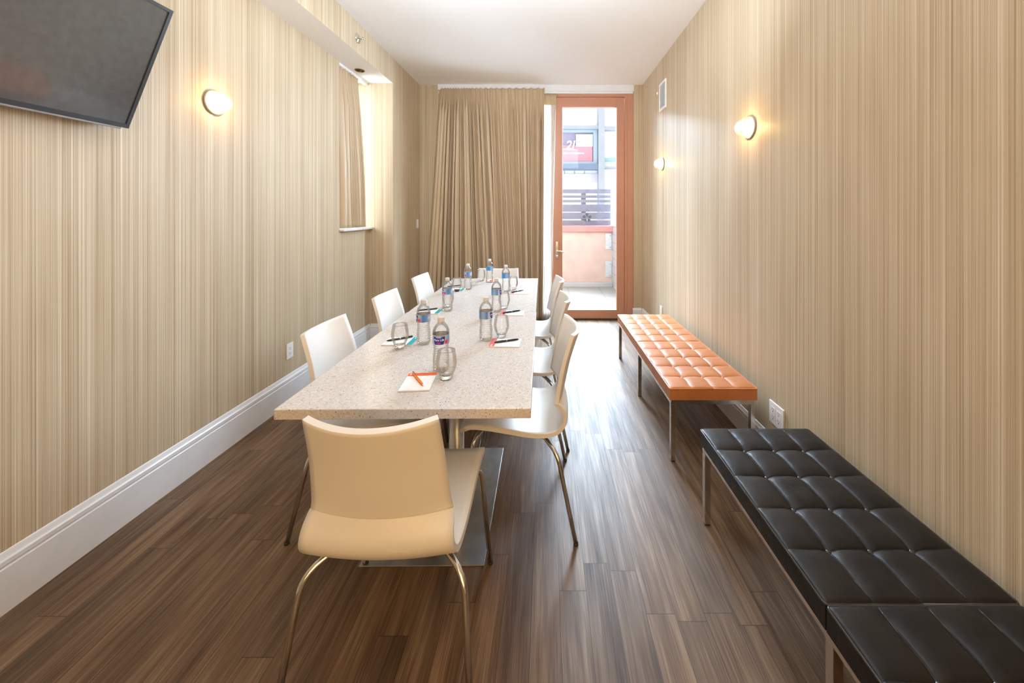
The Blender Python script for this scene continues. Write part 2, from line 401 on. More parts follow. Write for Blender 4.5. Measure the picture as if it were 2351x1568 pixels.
BPROF = [(0, 0), (0.015, 0), (0.015, 0.158), (0.0125, 0.162), (0.0125, 0.166), (0.0145, 0.170), (0.0145, 0.186), (0.010, 0.192), (0.008, 0.198), (0.006, 0.206), (0.004, 0.212), (0, 0.214)]
def baseboard(name, p0, p1, nrm, zs=1.0):
    p0, p1, nrm = Vector(p0), Vector(p1), Vector(nrm)
    b = MB(); b.prism(BPROF, lambda q, e: (p1 if e else p0) + nrm * q[0] + Vector((0, 0, q[1] * zs)))
    return struct(b.build(name, TRIM))
baseboard('baseboard_left', (XL, Y0, 0), (XL, YJ, 0), (1, 0, 0))
baseboard('baseboard_left_return', (XL + 0.016, YJ, 0), (XJ + 0.015, YJ, 0), (0, -1, 0))
baseboard('baseboard_left_far', (XJ, YJ, 0), (XJ, YB, 0), (1, 0, 0))
baseboard('baseboard_right', (XR, Y0, 0), (XR, YB, 0), (-1, 0, 0), 0.78)
baseboard('baseboard_back_left', (XJ + 0.016, YB, 0), (-1.42, YB, 0), (0, -1, 0))
baseboard('baseboard_back_right', (1.137, YB, 0), (XR - 0.016, YB, 0), (0, -1, 0), 0.78)

# side window in the left recess
w1 = struct(thing('window_1', 'tall narrow window in the left recess, half covered by a short curtain', 'window', (XL - 0.2, YW, ZSILL)))
b = MB()
hy, hz = YJ - YW, ZS - ZSILL
for a in ((0, 0.05, 0, hz), (hy - 0.05, hy, 0, hz), (0.05, hy - 0.05, 0, 0.05), (0.05, hy - 0.05, hz - 0.05, hz)):
    b.box(-0.03, 0.03, a[0], a[1], a[2], a[3])
b.build('window_frame', TRIM, w1)
b = MB(); b.box(-0.004, 0.004, 0.05, hy - 0.05, 0.05, hz - 0.05); b.build('glass_pane', PANE, w1)
b = MB(); b.box(-0.03, 0.245, 0.001, hy - 0.001, -0.02, 0.0, 0.004); b.build('window_sill', TRIM, w1)

# white header over curtain and door
b = MB(); b.box(-0.02, 1.152, 4.922, 5.05, 3.016, ZC); b.box(-1.42, -0.02, 4.905, 5.05, 3.03, ZC); b.box(-1.42, 1.145, 4.935, 5.05, 2.99, 3.05); struct(b.build('trim_1', TRIM))

# glazed window behind the curtain
w2 = struct(thing('window_2', 'floor length glazing mostly hidden behind the drawn curtain', 'window', (0, 4.99, 0)))
b = MB(); b.box(-1.42, -1.36, -0.03, 0.03, 0, 2.99); b.box(0.052, 0.068, -0.03, 0.03, 0, 2.99); b.box(-1.36, 0.052, -0.03, 0.03, 0, 0.12); b.box(-1.36, 0.052, -0.03, 0.03, 2.90, 2.99)
b.build('window_frame', RUST, w2)
b = MB(); b.box(-1.36, 0.052, -0.005, 0.005, 0.12, 2.90); b.build('glass_pane', PANE, w2)

# the rust coloured glazed door
d1 = struct(thing('door_1', 'tall glazed door in a rust coloured frame opening to the terrace', 'door', (0, YD, 0)))
b = MB(); b.box(0.068, 0.090, 0.0, 0.07, 0, 2.99); b.box(1.040, 1.150, 0.0, 0.07, 0, 2.99); b.box(0.090, 1.040, 0.0, 0.07, 2.955, 2.99)
b.box(1.075, 1.150, -0.012, 0.0, 0, 2.99); b.box(0.090, 1.04, 0.0, 0.08, 0, 0.012)
b.build('door_frame', RUST, d1)
GX0, GX1, GZ0, GZ1 = 0.216, 0.934, 0.130, 2.823
b = MB()
b.box(0.094, GX0, 0.004, 0.06, 0.018, 2.950, 0.003); b.box(GX1, 1.035, 0.004, 0.06, 0.018, 2.950, 0.003)
b.box(GX0, GX1, 0.004, 0.06, 0.018, GZ0); b.box(GX0, GX1, 0.004, 0.06, GZ1, 2.950)
b.build('door_leaf', RUST, d1)
b = MB(); b.box(GX0, GX1, 0.028, 0.034, GZ0, GZ1); b.build('glass_pane', PANE, d1)
hd = MB().box(-0.019, 0.019, -0.012, 0, -0.11, 0.12, 0.004).build('handle_plate', CHROME, d1); hd.location = (0.142, 0.004, 0.915)
b = MB(); b.tube(smoothpath([(0, -0.01, 0.0), (0, -0.05, 0.0), (0.03, -0.055, 0.0), (0.075, -0.05, -0.012), (0.10, -0.045, -0.022)], 0.02), 0.007)
b.build('lever', CHROME, hd)
b = MB(); b.lathe([(0, 0), (0.012, 0), (0.012, 0.016), (0, 0.018)], 16, Matrix.Rotation(PI / 2, 4, 'X')); k = b.build('thumb_turn', CHROME, hd); k.location = (-0.002, -0.01, -0.07)
# five petal flower decal on the glass
DEC = pm('grey_film', s2l(112, 134, 152), 0.6)
b = MB(); R_ = 0.065
for k in range(5):
    a = PI / 2 + k * 2 * PI / 5; pts = []
    for i in range(17):
        t = -1 + 2 * i / 16
        r = 1.0 - 0.28 * abs(t) ** 2.4 - 0.14 * max(0, 1 - abs(t) / 0.25)
        pts.append((r, t * 0.50 * (1 if abs(t) < 1 else 1)))
    prof = [(0.14, 0)] + pts
    P = [Vector((R_ * r * math.cos(a + d), 0, R_ * r * math.sin(a + d))) for r, d in prof]
    b.prism(P, lambda q, e: q + Vector((0, -0.0008 if e else 0.0, 0)))
for k in range(10):
    a = PI / 2 + (k + 0.5) * PI / 5
    b.lathe([(0.0, 0), (0.0025, 0), (0.0025, 0.0008), (0, 0.0008)], 8, Matrix.Translation((R_ * 0.24 * math.cos(a), 0, R_ * 0.24 * math.sin(a))) @ Matrix.Rotation(PI / 2, 4, 'X'))
fl = b.build('flower_decal', DEC, d1); fl.location = (0.545, 0.0279, 1.352)
b = MB(); b.box(0.095, 1.03, -0.002, 0.0, 0, 0.018); b.build('threshold_seal', DARK, d1)

# ------------------------------------------------------------------ outside
TERR = gridlines('terrace_tiles', (0.31, 0.295, 0.27), (0.14, 0.13, 0.12), 0, 0.59, 1, 1.2, 0.012, 0.006, 0.6, offu=-0.405 + 0.06 + 0.0)
b = MB(); b.box(-4, 1.6, 5.02, 7.5, -0.12, -0.005); struct(b.build('ground_terrace', TERR))
STUC = pm('pink_stucco', s2l(190, 168, 160), 0.9, var=0.07, scale=5, bmp=0.004)
b = MB(); b.box(-4, 1.30, 7.3, 7.5, -0.12, 1.06); struct(b.build('wall_terrace', STUC))
b = MB(); b.box(-4, 1.34, 7.24, 7.52, 1.055, 1.17, 0.01)
tag(b.build('wall_coping', pm('red_coping', s2l(204, 124, 122), 0.6)), 'red painted coping along the top of the pink terrace wall', 'wall coping')
b = MB(); b.box(-4, 1.28, 7.19, 7.3, -0.006, 0.075, 0.008)
tag(b.build('concrete_kerb', pm('kerb_concrete', (0.40, 0.42, 0.44), 0.8)), 'pale grey kerb at the foot of the pink terrace wall', 'kerb')
SIDEB = gridlines('painted_blockwork', (0.42, 0.43, 0.46), (0.20, 0.21, 0.25), 1, 0.40, 2, 0.15, 0.03, 0.06, 0.7, stagger=True)
b = MB(); b.box(1.285, 1.45, 5.06, 7.5, -0.12, 1.17); struct(b.build('wall_terrace_side', SIDEB))
GREYW = pm('grey_stained_board', s2l(104, 106, 122), 0.7, var=0.12, scale=8)
fn = thing('slatted_fence', 'grey horizontal slat fence standing on the red coping beyond the glass door', 'fence', (0, 7.4, 1.1715))
b = MB()
for z0, z1 in ((0.635, 0.715), (0.545, 0.595), (0.455, 0.505), (0.27, 0.415), (0.125, 0.255), (0.0, 0.105)):
    b.box(-4, 1.27, -0.02, 0.015, z0, z1)
b.build('slat_panel', GREYW, fn)
for x in (-3.2, -1.75, -0.5, 0.74): b = MB(); b.box(x - 0.045, x + 0.045, 0.015, 0.09, 0, 0.64); b.build('post', GREYW, fn)
fs = thing('side_slat_fence', 'pale slat fence on the blockwork wall at the right side of the terrace', 'fence', (1.33, 5.2, 1.17))
PALEW = pm('pale_board', (0.62, 0.62, 0.68), 0.7, var=0.08, scale=8)
b = MB()
for k in range(5): b.box(-0.015, 0.02, 0, 2.1, 0.02 + k * 0.14, 0.12 + k * 0.14)
b.build('slat_panel', PALEW, fs)
for y in (0.1, 1.1, 2.05): b = MB(); b.box(0.02, 0.08, y - 0.04, y + 0.04, 0, 0.7); b.build('post', PALEW, fs)
PLT = pm('galvanised_plate', (0.50, 0.56, 0.60), 0.5, 0.3, var=0.08)
for z, wh in ((0.865, 'upper'), (0.325, 'lower')):
    t = thing('steel_plate', f'{wh} of two pale grey bolted plates on the pink terrace wall', 'metal plate', (1.215, 7.3, z), 0, 'bolted plates on the terrace wall')
    MB().box(-0.06, 0.06, -0.012, 0, -0.155, 0.155, 0.003).build('plate', PLT, t)
    for dz in (-0.11, 0.11):
        q = MB().lathe([(0.012, 0), (0.012, 0.008), (0, 0.012)], 8, Matrix.Rotation(PI / 2, 4, 'X')).build('bolt', CHROME, t); q.location = (0.03, -0.012, dz)

# building across the street
YF = 20.0
def fx(px): return (px - VX) * YF / F
def fz(py): return H + (VY - py) * YF / F
bd = thing('building', 'pale office building with grey steel columns across the street', 'building', (0, YF, 0))
PALE = gridlines('pale_render', (0.86, 0.87, 0.88), (0.70, 0.71, 0.75), 0, 1.5, 2, 1.5, 0.008, 0.008)
STC = pm('grey_steel_paint', s2l(158, 160, 164), 0.6, var=0.06, scale=3)
b = MB(); b.box(-8, 9, 0.3, 3, -3, 7.6); b.build('wall', PALE, bd)
for xa, xb in ((1373, 1387), (1176, 1190)): b = MB(); b.box(fx(xa), fx(xb), -0.2, 0.3, -3, 7.6); b.build('column', STC, bd)
def rect(mb, xa, xb, ya, yb, d0, d1): mb.box(fx(xa), fx(xb), d0, d1, fz(yb), fz(ya))
b = MB(); rect(b, 1190, 1373, 289, 297, -0.1, 0.3); rect(b, 1387, 1450, 291, 299, -0.1, 0.3); b.build('beam', STC, bd)
b = MB(); rect(b, 1190, 1373, 377, 390, -0.15, 0.3); b.build('beam', pm('dark_steel_paint', s2l(112, 124, 142), 0.6), bd)
b = MB(); rect(b, 1387, 1450, 383, 387, -0.1, 0.3); b.build('beam', STC, bd)
wf = MB()
for q in ((1200, 1372, 297, 303), (1200, 1372, 370, 377), (1363, 1372, 303, 370)): rect(wf, *q, 0.1, 0.3)
wf = wf.build('window_frame', pm('pale_frame', s2l(170, 184, 198), 0.6), bd)
b = MB(); rect(b, 1200, 1363, 303, 370, 0.26, 0.3); b.build('glass_pane', pm('mauve_glass', s2l(150, 140, 160), 0.4), wf)
b = MB(); rect(b, 1190, 1373, 398, 417, 0.22, 0.3); b.build('brick_band', gridlines('pale_brick', (0.62, 0.60, 0.68), (0.45, 0.43, 0.55), 0, 0.5, 2, 0.09, 0.03, 0.12), bd)
b = MB(); rect(b, 1385, 1450, 361, 369, 0.2, 0.3); b.build('green_ledge', pm('green_grey', s2l(150, 185, 180), 0.6), bd)
for k in range(7): b = MB(); rect(b, 1204 + k * 23, 1206 + k * 23, 391, 398, 0.25, 0.3); b.build('mullion', STC, bd)
bn = thing('store_banner', 'red and white store banner in the window across the street', 'banner', (0, YF + 0.2, 0))
b = MB(); rect(b, 1215, 1361, 332, 369, 0, 0.03); b.build('red_panel', pm('red_print', s2l(218, 142, 150), 0.6), bn)
b = MB(); rect(b, 1323, 1362, 307, 335, -0.03, 0.0); b.build('white_sheet', PAPER, bn)
b = MB()
WHT = pm('white_print', (0.9, 0.88, 0.88), 0.6)
addtxt(b, txt('department store', 0.165, 0, True), lambda q: (fx(1316) + q[0], -0.045, fz(352.5) + q[1]))
addtxt(b, txt('2l', 0.66, 0.25, True), lambda q: (fx(1308) + q[0], -0.045, fz(341.5) + q[1]))
sw = [(fx(1286), -0.045, fz(342)), (fx(1300), -0.045, fz(340.5)), (fx(1310), -0.045, fz(342.5)), (fx(1322), -0.045, fz(342))]
b.tube(smoothpath(sw, 0.2), 0.03, 6)
b.build('lettering', WHT, bn)
b = MB(); b.box(-14, 14, 9, 20.2, -3.2, -3.0); struct(b.build('ground_street', pm('asphalt', (0.25, 0.25, 0.26), 0.8)))

# ------------------------------------------------------------------ curtains
def curtain(name, label, tops, bots, z1, z0, amp_t, amp_b, axis, base, mat, group, hdr=0.10, wig=0.012, samples=9, hdrmat=None, ret=0.0):
    """pinch pleated cloth: tops/bots are pleat positions along the rail at top and hem"""
    n = len(tops); nz = 44
    rnd = random.Random(len(tops) * 7 + 3)
    ph = [rnd.uniform(-1, 1) for _ in range(n)]; am = [rnd.uniform(0.6, 1.25) for _ in range(n + 1)]
    us = []
    for i in range(n - 1):
        for k in range(samples): us.append(i + k / samples)
    us.append(n - 1)
    def lerp(L, u): i = min(int(u), n - 2); t = u - i; return L[i] * (1 - t) + L[i + 1] * t
    P = []
    for j in range(nz + 1):
        s = (j / nz) ** 1.25; z = z1 - (z1 - z0) * s; d = z1 - z
        row = []
        for u in us:
            i = min(int(u), n - 2); t = u - i
            pos = lerp(tops, u) * (1 - s) + lerp(bots, u) * s
            gap_t = tops[i + 1] - tops[i]
            near = min(t, 1 - t)                       # 0 at the pleat
            a = am[i] * (amp_t + (amp_b - amp_t) * min(1, s * 1.6))
            if d < hdr:                                # heading: flat between, three small folds at each pleat
                q = d / hdr
                fold = max(0.0, 1 - near / 0.22)
                fold = max(0.0, 1 - near / 0.30) ** 0.8
                off = 0.62 * a * fold * (1 - 0.35 * q) + 0.005 * math.cos(near * 42) * fold * (1 - q) - 0.010 * (1 - fold) * (1 - q)
            else:
                q = min(1, (d - hdr) / 0.25)
                sharp = max(0.0, 1 - near / 0.24) * 0.65
                wave = 0.5 + 0.5 * math.cos(2 * PI * t)
                off = a * ((1 - q) * sharp + q * wave ** 0.85)
                ii = i if t < 0.5 else i + 1
                pos += wig * q * ph[ii] * math.sin(2 * PI * t) * 0.5 + 0.25 * a * q * math.sin(4 * PI * t) * ph[i]
                off += 0.10 * a * math.sin(z * 3.1 + ph[i] * 6) * q
            if axis == 'y': off *= min(1, 2 * u)
            if ret: off = off * min(1, 2 * u) - ret * max(0, 1 - 2 * u)   # the edge turns back to the wall
            if axis == 'x': row.append((pos, base - off, z))
            else: row.append((base + off, pos, z))
        P.append(row)
    mb = MB(); mb.grid(P, True)
    if hdrmat is not None:
        for f in mb.bm.faces:
            if f.calc_center_median().z > z1 - hdr: f.material_index = 1
    o = mb.build(name, [mat, hdrmat] if hdrmat is not None else mat)
    so = o.modifiers.new('thick', 'SOLIDIFY'); so.thickness = 0.0025; so.offset = 0
    return tag(o, label, 'curtain', group)
YC = 4.865
pxs = [1008 + 6.3 * k for k in range(13)] + [1093, 1103, 1115, 1127, 1140, 1153.5, 1169, 1185, 1202.5, 1219.5, 1236, 1250]
tops = [(p - VX) * YC / F for p in pxs]; tops[0] = -1.405
n = len(tops); rb = random.Random(5)
bots = [-1.60 + (1.60 - 0.045) * (i / (n - 1)) ** 1.02 for i in range(n)]
bots = [x + rb.uniform(-0.012, 0.012) for x in bots]; bots[-1] = -0.045
curtain('pleated_curtain', 'long taupe pinch pleated curtain hanging beside the glass door', tops, bots, 3.045, 0.012, 0.052, 0.095, 'x', YC + 0.03, CURT, None, ret=0.031)
ty = [3.482 + 0.052 * k for k in range(8)]; by = [3.486 + 0.068 * k for k in range(8)]
curtain('window_curtain', 'short taupe pleated curtain over the narrow side window', ty, by, 2.795, ZSILL + 0.006, 0.04, 0.06, 'y', -1.955, CURT, None)
sx_ = [(p - VX) * 4.94 / F for p in (1240, 1246, 1252, 1258, 1263, 1268, 1273, 1277)]
sb_ = [(p - VX) * 4.94 / F for p in (1238, 1241, 1244, 1248, 1252, 1256, 1260, 1265)]
curtain('sheer_curtain', 'narrow white sheer curtain bunched between the taupe curtain and the door', sx_, sb_, 2.989, 0.012, 0.015, 0.03, 'x', 4.945, SHEER, None, hdr=0.14, wig=0.006, hdrmat=fabric('sheer_heading', s2l(190, 170, 135), s2l(205, 188, 155)))
b = MB(); b.box(-1.98, -1.934, YW + 0.004, YJ - 0.004, 2.80, ZS); b.box(-1.965, -1.95, YW + 0.004, YJ - 0.01, 2.796, 2.80)
tag(b.build('curtain_rail', TRIM), 'white curtain rail under the soffit above the narrow side window', 'curtain rail')

# ------------------------------------------------------------------ wall fittings
def sconce(label, x, y, z, sgn):
    """sgn +1 for a lamp on the left wall that faces +x"""
    t = thing('wall_sconce', label, 'wall lamp', (x, y, z), 0, 'glass wall sconces'); M = Matrix.Rotation(sgn * PI / 2, 4, 'Y')
    MB().lathe([(0, 0), (0.069, 0), (0.071, 0.004), (0.070, 0.009), (0.060, 0.010), (0, 0.010)], 40, M).build('wall_plate', SC_PLATE, t)
    pr = [(0.066, 0.010), (0.066, 0.016), (0.062, 0.030), (0.054, 0.046), (0.045, 0.062), (0.038, 0.074), (0.028, 0.083), (0.014, 0.088), (0, 0.089)]
    MB().lathe(pr, 40, M).build('glass_shade', SC_GLASS, t)
    MB().lathe([(0, 0.014), (0.010, 0.014), (0.010, 0.024), (0.013, 0.030), (0.015, 0.040), (0.014, 0.056), (0.009, 0.066), (0, 0.069)], 20, M).build('bulb', SC_BULB, t)
    l = lamp('sconce_light', 'POINT', (x + sgn * 0.055, y, z), (0, 0, 0), 5.5, (1, 0.60, 0.24), shadow_soft_size=0.02)
    return t
SC_PLATE = pm('sconce_plate', (0.42, 0.37, 0.31), 0.4); SC_BULB = emit('glowing_bulb', (1, 0.90, 0.74), 9)
SC_GLASS = glow_glass()
sconce('lit glass wall sconce on the left wall beside the television', XL, 2.165, 2.05, 1)
sconce('lit glass wall sconce on the right wall above the tan bench, larger and nearer one', XR, 2.33, 1.944, -1)
sconce('small lit glass wall sconce far along the right wall, below the vent', XR, 4.085, 1.95, -1)

def outlet(name, label, x, y, z, sgn, gang=1, s=1.0):
    t = thing(name, label, 'outlet', (x, y, z)); t.scale = (s, s, s); hw = 0.035 + 0.023 * (gang - 1)
    MB().box(min(0, sgn * 0.007), max(0, sgn * 0.007), -hw, hw, -0.057, 0.057, 0.002).build('cover_plate', WHITEP, t)
    for g in range(gang):
        yc = (g - (gang - 1) / 2) * 0.046
        r = MB(); x0 = sgn * 0.006; x1 = sgn * 0.0085
        r.box(min(x0, x1), max(x0, x1), yc - 0.0165, yc + 0.0165, -0.033, 0.033, 0.0008); r = r.build('receptacle', WHITEP, t)
        h = MB(); x2 = sgn * 0.0089
        for zc in (-0.019, 0.019):
            for dy, w, hgt in ((-0.0065, 0.0012, 0.005), (0.0065, 0.0012, 0.004)):
                h.box(min(sgn * 0.008, x2), max(sgn * 0.008, x2), yc + dy - w, yc + dy + w, zc + 0.003 - hgt, zc + 0.003 + hgt)
            h.box(min(sgn * 0.008, x2), max(sgn * 0.008, x2), yc - 0.0025, yc + 0.0025, zc - 0.011, zc - 0.006)
        h.build('slot_markings', DARK, r)
    return t
outlet('wall_outlet', 'white wall outlet low on the left wall behind the nearest left chair', XL, 2.80, 0.385, 1)
outlet('wall_outlet', 'white double wall outlet between the tan bench and the black bench', XR, 2.055, 0.300, -1, 2, 1.08)
outlet('wall_outlet', 'small white wall outlet just above the far end of the tan bench', XR, 4.12, 0.335, -1)
sw_ = thing('light_switch', 'white light switch on the wall return left of the long curtain', 'light switch', (XJ, 4.845, 1.277))
MB().box(0, 0.006, -0.035, 0.035, -0.057, 0.057, 0.002).build('cover_plate', WHITEP, sw_)
MB().box(0.006, 0.010, -0.016, 0.016, -0.033, 0.033, 0.0015).build('rocker', WHITEP, sw_)
v = thing('air_vent', 'white rectangular air vent high on the right wall', 'air vent', (XR, 4.06, 2.685))
b = MB()
for q in ((-0.112, 0.112, -0.152, -0.130), (-0.112, 0.112, 0.130, 0.152), (-0.112, -0.090, -0.130, 0.130), (0.090, 0.112, -0.130, 0.130)): b.box(-0.012, 0, *q)
b.build('vent_frame', WHITEP, v)
b = MB()
for k in range(20): b.box(-0.009, -0.001, -0.09, 0.09, -0.128 + k * 0.013, -0.1235 + k * 0.013, 0, None)
b.box(-0.0015, 0, -0.09, 0.09, -0.13, 0.13)
b.build('louver_grille', pm('grille_grey', (0.62, 0.63, 0.65), 0.5), v)
t = MB().lathe([(0, 0), (0.014, 0), (0.014, 0.006), (0.008, 0.012), (0, 0.013)], 16, Matrix.Rotation(-PI / 2, 4, 'Y')).build('wall_button', WHITEP)
t.location = (XR, 4.26, 2.775); tag(t, 'tiny white button on the right wall left of the air vent', 'wall button')

sp = thing('fire_sprinkler', 'chrome sidewall fire sprinkler on the soffit face', 'sprinkler', (XJ, 3.305, 2.955)); M = Matrix.Rotation(PI / 2, 4, 'Y')
MB().lathe([(0.042, 0), (0.043, 0.003), (0.036, 0.008), (0.020, 0.010), (0.016, 0.014), (0, 0.014)], 28, M).build('escutcheon', CHROME, sp)
MB().lathe([(0.012, 0.012), (0.012, 0.022), (0.008, 0.030), (0.005, 0.045), (0, 0.046)], 14, M).build('sprinkler_head', CHROME, sp)
b = MB(); b.lathe([(0, 0.046), (0.014, 0.046), (0.014, 0.048), (0, 0.048)], 12, M); b.box(0.02, 0.047, -0.013, -0.010, -0.003, 0.003); b.box(0.02, 0.047, 0.010, 0.013, -0.003, 0.003); b.build('deflector', CHROME, sp)
rc = thing('recessed_sprinkler', 'round brass recessed fitting in the soffit above the side window', 'ceiling fitting', (-1.842, 3.70, ZS))
b = MB(); b.lathe([(0.038, -0.001), (0.046, -0.001), (0.047, -0.005), (0.042, -0.008), (0.037, -0.005)], 32, None, True, True); b.build('ring', BRASS, rc)
MB().lathe([(0, -0.0005), (0.038, -0.0005), (0.038, -0.002), (0, -0.002)], 32).build('recess', DARK, rc)
b = MB(); b.lathe([(0, -0.018), (0.015, -0.018), (0.015, -0.016), (0, -0.016)], 16); b.lathe([(0.004, -0.017), (0.004, -0.001)], 8); b.build('deflector', BRASS, rc)

# television tilted down on the left wall
TL = thing('television', 'black flat screen television tilted down on a mount high on the left wall', 'television', (-1.85, 1.172, 1.786))
TL.rotation_euler = (0, math.radians(21.1), 0)
tw, th = 0.485, 0.556
b = MB(); b.box(-0.045, -0.004, -tw, tw, 0.0, th, 0.006); b.build('housing', BEZEL, TL)
b = MB()
for q in ((-tw, tw, 0, 0.018), (-tw, tw, th - 0.014, th), (-tw, -tw + 0.014, 0.018, th - 0.014), (tw - 0.014, tw, 0.018, th - 0.014)): b.box(-0.004, 0.003, *q)
b.build('bezel', BEZEL, TL)
MB().box(-0.004, -0.001, -tw + 0.014, tw - 0.014, 0.018, th - 0.014).build('screen', SCREEN, TL)
b = MB(); b.box(-0.034, 0.002, -0.46, 0.46, -0.009, 0.0, 0.003); b.build('lower_lip', pm('grey_lip', (0.30, 0.31, 0.33), 0.3), TL)
b = MB(); R21 = Matrix.Rotation(-math.radians(21.1), 4, 'Y')
c0 = Vector((-0.045, 0, th * 0.5))
b.tube([c0 + Vector((0.005, 0, 0)), R21 @ Vector((XL + 1.85 + 0.02, 0, 0.47)), R21 @ Vector((XL + 1.85, 0, 0.47))], 0.02, 8)
b.box(-0.02, 0.0, -0.12, 0.12, 0.36, 0.58, 0, R21 @ Matrix.Translation((XL + 1.85 + 0.02, 0, 0))); b.build('wall_bracket', BEZEL, TL)

# ------------------------------------------------------------------ tables
TZ = 0.735; TROT = math.radians(0.62)
tmid = Vector((-0.4955, 1.293, 0))
def tpos(u, v): return tmid + Vector((u * math.cos(TROT) - v * math.sin(TROT), u * math.sin(TROT) + v * math.cos(TROT), 0))
def table(label, v0, v1, hw, plates):
    L = v1 - v0; c = tpos(0, v0 + L / 2); t = thing('conference_table', label, 'table', c, TROT, 'conference tables pushed end to end')
    MB().box(-hw, hw, -L / 2, L / 2, TZ - 0.036, TZ, 0.003).build('tabletop', QUARTZ, t)
    p0, p1 = plates; m = (p0 + p1) / 2 - (v0 + L / 2); hl = (p1 - p0) / 2
    MB().box(-0.25, 0.25, m - hl, m + hl, 0.0, 0.006, 0.001).build('base_plate', STEEL, t)
    for dy in (-0.24, 0.24):
        cb = MB(); cb.lathe([(0.0, 0.006), (0.062, 0.006), (0.062, 0.013), (0.042, 0.017), (0.042, TZ - 0.045), (0.09, TZ - 0.044), (0.09, TZ - 0.036), (0, TZ - 0.036)], 32)
        o = cb.build('column', STEEL, t); o.location = (0, m + dy, 0)
    return t
table('speckled quartz conference table at the near end, on two steel columns', 0.0, 1.276, 0.4425, (0.20, 0.95))
table('speckled quartz conference table at the curtain end of the row', 1.278, 2.60, 0.4385, (1.56, 2.31))

# ------------------------------------------------------------------ chairs
SEATP = [(0.232, 0.456), (0.214, 0.474), (0.185, 0.484), (0.12, 0.477), (0.03, 0.459), (-0.06, 0.440), (-0.135, 0.434), (-0.192, 0.446), (-0.226, 0.486), (-0.225, 0.520), (-0.206, 0.547), (-0.188, 0.563)]
BACKP = [(-0.188, 0.563), (-0.196, 0.610), (-0.222, 0.735), (-0.262, 0.862)]
def catmull(P, n):
    out = []
    for i in range(len(P) - 1):
        p0, p1, p2, p3 = P[max(i - 1, 0)], P[i], P[i + 1], P[min(i + 2, len(P) - 1)]
        for k in range(n):
            t = k / n
            out.append(tuple(0.5 * (2 * b + (c - a) * t + (2 * a - 5 * b + 4 * c - d) * t * t + (3 * b - a - 3 * c + d) * t ** 3) for a, b, c, d in zip(p0, p1, p2, p3)))
    out.append(P[-1]); return out
def make_chair(label):
    t = thing('stacking_chair', label, 'chair', (0, 0, 0), 0, 'white chairs around the tables')
    sp_, bp_ = catmull(SEATP, 4), catmull(BACKP, 6)
    prof = sp_ + bp_[1:]; ns = len(sp_); nt_ = 18
    def hw(i):
        if i < ns:
            q = i / (ns - 1)
            return 0.215 + 0.017 * min(1, q / 0.12) if q < 0.12 else 0.232 - 0.023 * (q - 0.12) / 0.76 if q < 0.88 else 0.209 - 0.006 * (q - 0.88) / 0.12
        q = (i - ns + 1) / (len(prof) - ns); return 0.203 - 0.025 * q
    rows = []
    for i, (y, z) in enumerate(prof):
        row = []
        q = i / (ns - 1) if i < ns else 1 + (i - ns + 1) / (len(prof) - ns)
        for k in range(nt_ + 1):
            s = -1 + 2 * k / nt_; e = 1 - s * s
            if q <= 1:
                back = max(0, (q - 0.6) / 0.4); dy = -0.036 * e * back; dz = -0.016 * e * (1 - 0.2 * back) * min(1, q / 0.1) * (1 if q < 0.85 else (1 - q) / 0.15)
            else: dy = -0.036 * e - 0.010 * e * (q - 1); dz = -0.012 * e * (q - 1)
            row.append(Vector((s * hw(i), y + dy, z + dz)))
        rows.append(row)
    def nrm(i, k):
        a = rows[min(i + 1, len(rows) - 1)][k] - rows[max(i - 1, 0)][k]; c = rows[i][min(k + 1, nt_)] - rows[i][max(k - 1, 0)]
        return c.cross(a).normalized()
    Nn = [[nrm(i, k) for k in range(nt_ + 1)] for i in range(len(rows))]
    def shell(i0, i1, name):
        th = 0.0085; b = MB()
        T = b.grid([[rows[i][k] + Nn[i][k] * th for k in range(nt_ + 1)] for i in range(i0, i1)])
        B = b.grid([[rows[i][k] - Nn[i][k] * th for k in range(nt_ + 1)] for i in range(i0, i1)], True, True)
        for (A, C) in ((T[0], B[0]), (T[-1], B[-1]), ([r[0] for r in T], [r[0] for r in B]), ([r[-1] for r in T], [r[-1] for r in B])):
            for k in range(len(A) - 1): b._f((A[k], A[k + 1], C[k + 1], C[k]))
        return b.build(name, PLASTIC, t)
    shell(0, ns, 'seat'); shell(ns - 1, len(rows), 'backrest')
    for s in (-1, 1):
        for path, nm in (([(s * 0.10, 0.115, 0.440), (s * 0.19, 0.155, 0.438), (s * 0.222, 0.175, 0.412), (s * 0.250, 0.238, 0.004)], 'leg'),
                         ([(s * 0.10, -0.075, 0.404), (s * 0.150, -0.125, 0.402), (s * 0.232, -0.190, 0.368), (s * 0.270, -0.267, 0.004)], 'leg')):
            o = MB().tube(smoothpath(path, 0.055, 6), 0.0095, 12).build(nm, CHROME, t)
            p = Vector(path[-1]); b = MB(); b.lathe([(0.0, 0), (0.0105, 0), (0.0105, 0.010), (0, 0.010)], 12, Matrix.Translation((p.x, p.y, 0))); b.build('foot_glide', DARK, o)
    b = MB()
    for s in (-1, 1): b.tube([(s * 0.10, 0.125, 0.440), (s * 0.10, -0.085, 0.404)], 0.009, 8)
    b.box(-0.10, 0.10, 0.10, 0.135, 0.436, 0.452); b.box(-0.10, 0.10, -0.09, -0.06, 0.400, 0.416); b.build('under_frame', CHROME, t)
    return t
chair = make_chair('cream white chair at the near head of the table, seen from behind')
def placec(o, x, y, rz, sc=None):
    o.location = (x, y, 0); o.rotation_euler = (0, 0, rz)
    if sc: o.scale = sc
placec(chair, -0.472, 1.270, math.radians(0.6))
LX, RX = -0.834, -0.150
ls = [('white chair on the window side of the table, the one nearest the television', 1.868, LX - 0.005, 0),
      ('white chair on the window side of the table, second from the television', 2.57, LX - 0.010, -1),
      ('white chair on the window side of the table, the one nearest the side window corner', 3.31, LX - 0.02, -2)]
